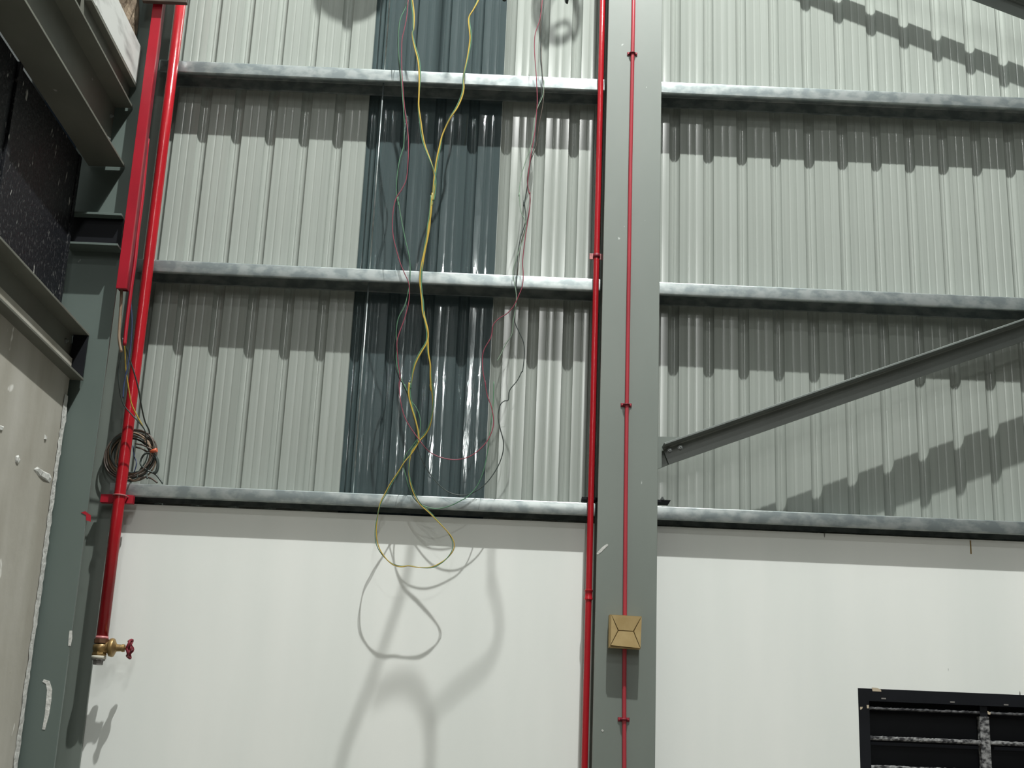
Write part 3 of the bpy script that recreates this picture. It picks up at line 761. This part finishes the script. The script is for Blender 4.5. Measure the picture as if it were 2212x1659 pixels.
# cables from the trunking to the coil
cable('electric_cable', 'tan flat cables coming out of the trunking mouth', [(263, 600), (262, 640), (259, 690), (257, 730), (262, 760)], 5.26, .0062, 'tan_cable')
cable('electric_cable', 'yellow cable running from the flexible conduit to the coil', [(268, 735), (270, 765), (272, 800), (278, 840), (284, 872), (296, 898), (308, 920)], lambda t: 5.33 + .13 * t, .0028, 'yellow')
cable('electric_cable', 'black cable leaving the conduit on the left, behind the thick pipe', [(265, 730), (262, 770), (256, 800), (258, 840), (266, 872), (282, 893), (300, 912), (313, 930), (316, 950), (318, 968)], lambda t: 5.33 + .13 * t + (.5 * (t - .72) if t > .72 else 0), .0027, 'dark_cable')
cable('electric_cable', 'black cable crossing in front of the thick pipe to the coil', [(269, 738), (278, 770), (290, 806), (299, 840), (305, 875), (313, 910), (322, 930), (324, 952)], lambda t: 5.34 + .18 * t + (.22 * (t - .5) if t > .5 else 0), .0033, 'dark_cable')
cable('electric_cable', 'blue cable bowing out between trunking and thick pipe', [(281, 640), (285, 690), (283, 740), (276, 790), (268, 830), (266, 860)], 5.34, .0035, 'blue_cable')
coil = thing('cable_coil', 'coil of brown and black cable resting on the bottom girt behind the thick red pipe', 'coil', at(285, 1046, 5.60))
cx = at(285, 984, 5.615)
cols = ['brown_cable', 'dark_cable', 'tan_cable', 'brown_cable', 'tan_cable', 'dark_cable', 'brown_cable', 'dark_cable', 'tan_cable']
for k in range(14):
    R0 = .106 - .0055 * (k % 6) + random.uniform(-.003, .003)
    ox, oz = random.uniform(-.004, .006), random.uniform(-.004, .004)
    ph, an = random.random() * 6, random.uniform(-.1, .1)
    P = []
    for i in range(36):
        t = 2 * math.pi * i / 36
        rr = R0 * (1 + .035 * math.sin(2 * t + ph))
        P.append(cx + Vector((ox + rr * .96 * math.cos(t), -.012 + .0024 * k * (1 if k % 2 else -1) + .008 * math.sin(t + ph), oz + rr * math.sin(t) + an * rr * math.cos(t))))
    MB().tube(P, .0037, 6, True).build('loop', M[cols[k % 9]], coil)
Yc = 5.585
for pts, r_, mn in (([(258, 1040), (250, 1000), (256, 965), (268, 945), (300, 945), (318, 958), (330, 968)], .004, 'tan_cable'), ([(330, 978), (338, 990), (341, 1004), (338, 1018), (332, 1022)], .0068, 'dark_cable'), ([(328, 978), (314, 980), (306, 990), (304, 1004), (318, 1016), (335, 1024), (345, 1035), (351, 1044)], .0042, 'dark_cable'), ([(296, 1036), (310, 1031), (326, 1033), (340, 1043)], .004, 'brown_cable'), ([(287, 962), (290, 985), (295, 1000), (290, 1020)], .0024, 'blue_cable'), ([(320, 980), (313, 1000), (300, 1018), (296, 1032)], .003, 'dark_cable'), ([(328, 984), (322, 1004), (317, 1022), (318, 1034)], .0034, 'dark_cable'), ([(292, 958), (310, 962), (322, 968), (334, 974)], .0038, 'brown_cable'), ([(294, 966), (308, 970), (318, 976), (330, 978)], .004, 'brown_cable'), ([(278, 1034), (290, 1038), (302, 1034)], .0045, 'tan_cable')):
    MB().tube(smooth_path([at(x, y, Yc + random.uniform(-.008, .008)) for x, y in pts], 5), r_, 7).build('tail', M[mn], coil)
q0, q1 = at(324, 976, 5.572), at(339, 972, 5.566)
MB().tube([q0, q0.lerp(q1, .5), q1], [.005, .0085, .0095], 10).build('connector', M['orange'], coil)

# unseen cables, coil and round body above frame, shaped and added for their shadows
LAMP = Vector((0.62, 2.72, 9.3))
def toward(px, py, Y, t):
    p = at(px, py, Y)
    return p.lerp(LAMP, t)
def clear(px, py):
    p = at(px, py, YW)
    t = (5.24 - p.z) / (LAMP.z - p.z + 1.84)
    return p.lerp(LAMP, t)
hc = thing('hanging_cable', 'thick dark cable in slack bends above the yellow loop, unseen, added for its soft shadow', 'cable', clear(870, 1470))
for pts, rr in (([(905, 1020), (893, 1110), (886, 1200), (872, 1270), (848, 1340), (828, 1400), (805, 1460), (775, 1540), (747, 1610), (728, 1690)], .0080),
                ([(806, 1505), (835, 1485), (868, 1475), (898, 1488), (918, 1525), (929, 1580), (930, 1640), (920, 1720)], .0085),
                ([(1062, 1180), (1064, 1260), (1078, 1330), (1076, 1385), (1052, 1436), (1012, 1470), (970, 1505), (930, 1545)], .0058)):
    Q = [clear(x, y) for x, y in pts]
    if pts[0][1] < 1500: Q = [Vector((Q[0].x, Q[0].y, 10.2)), Vector((Q[0].x, Q[0].y, Q[0].z + 1.2))] + Q
    MB().tube(smooth_path(Q, 5), rr, 9).build('strand', M['dark_cable'], hc)
cl = thing('cable_coil', 'loose coil of cable unseen above the top girt, added for its shadow', 'coil', toward(1205, 0, YS, .22))
for k in range(5):
    P = []
    for i in range(28):
        t = 2 * math.pi * i / 28
        P.append(toward(1203 + 3 * k + (52 - 5 * k) * math.cos(t), 20 + 4 * k + (78 - 7 * k) * math.sin(t), YS, .20 + .01 * k))
    MB().tube(P, .0055, 6, True).build('loop', M['brown_cable'], cl)
MB().tube(smooth_path([toward(x, y, YS, .22) for x, y in ((1150, -80), (1163, 20), (1185, 70), (1210, 85), (1232, 70), (1222, 50), (1195, 62))], 5), .008, 7).build('loop', M['brown_cable'], cl)
rb = thing('round_blocker', 'round dark housing added unseen on the left, above the top girt, for its shadow', 'blocker', toward(766, -30, YS, .2))  # unseen added body, sized by the round shadow it throws on the sheeting
c0, cxx, cyy = toward(766, -36, YS, .2), toward(826, -36, YS, .2), toward(766, 30, YS, .2)
rad = (c0 - cyy).length
axis = (LAMP - c0).normalized()
MB().lathe([(-.02, rad * .75), (0, rad), (.03, rad), (.05, rad * .6)], c0, (0, -1, 0), 28).build('body', M['black'], rb)
MB().tube([c0 + Vector((0, 0, rad)), Vector((c0.x, c0.y, 10.2))], .008, 8).build('rod', M['black'], rb)
q = toward(1203, -60, YS, .22)
MB().tube([q, Vector((q.x, q.y, 10.2))], .006, 7).build('tail', M['brown_cable'], cl)
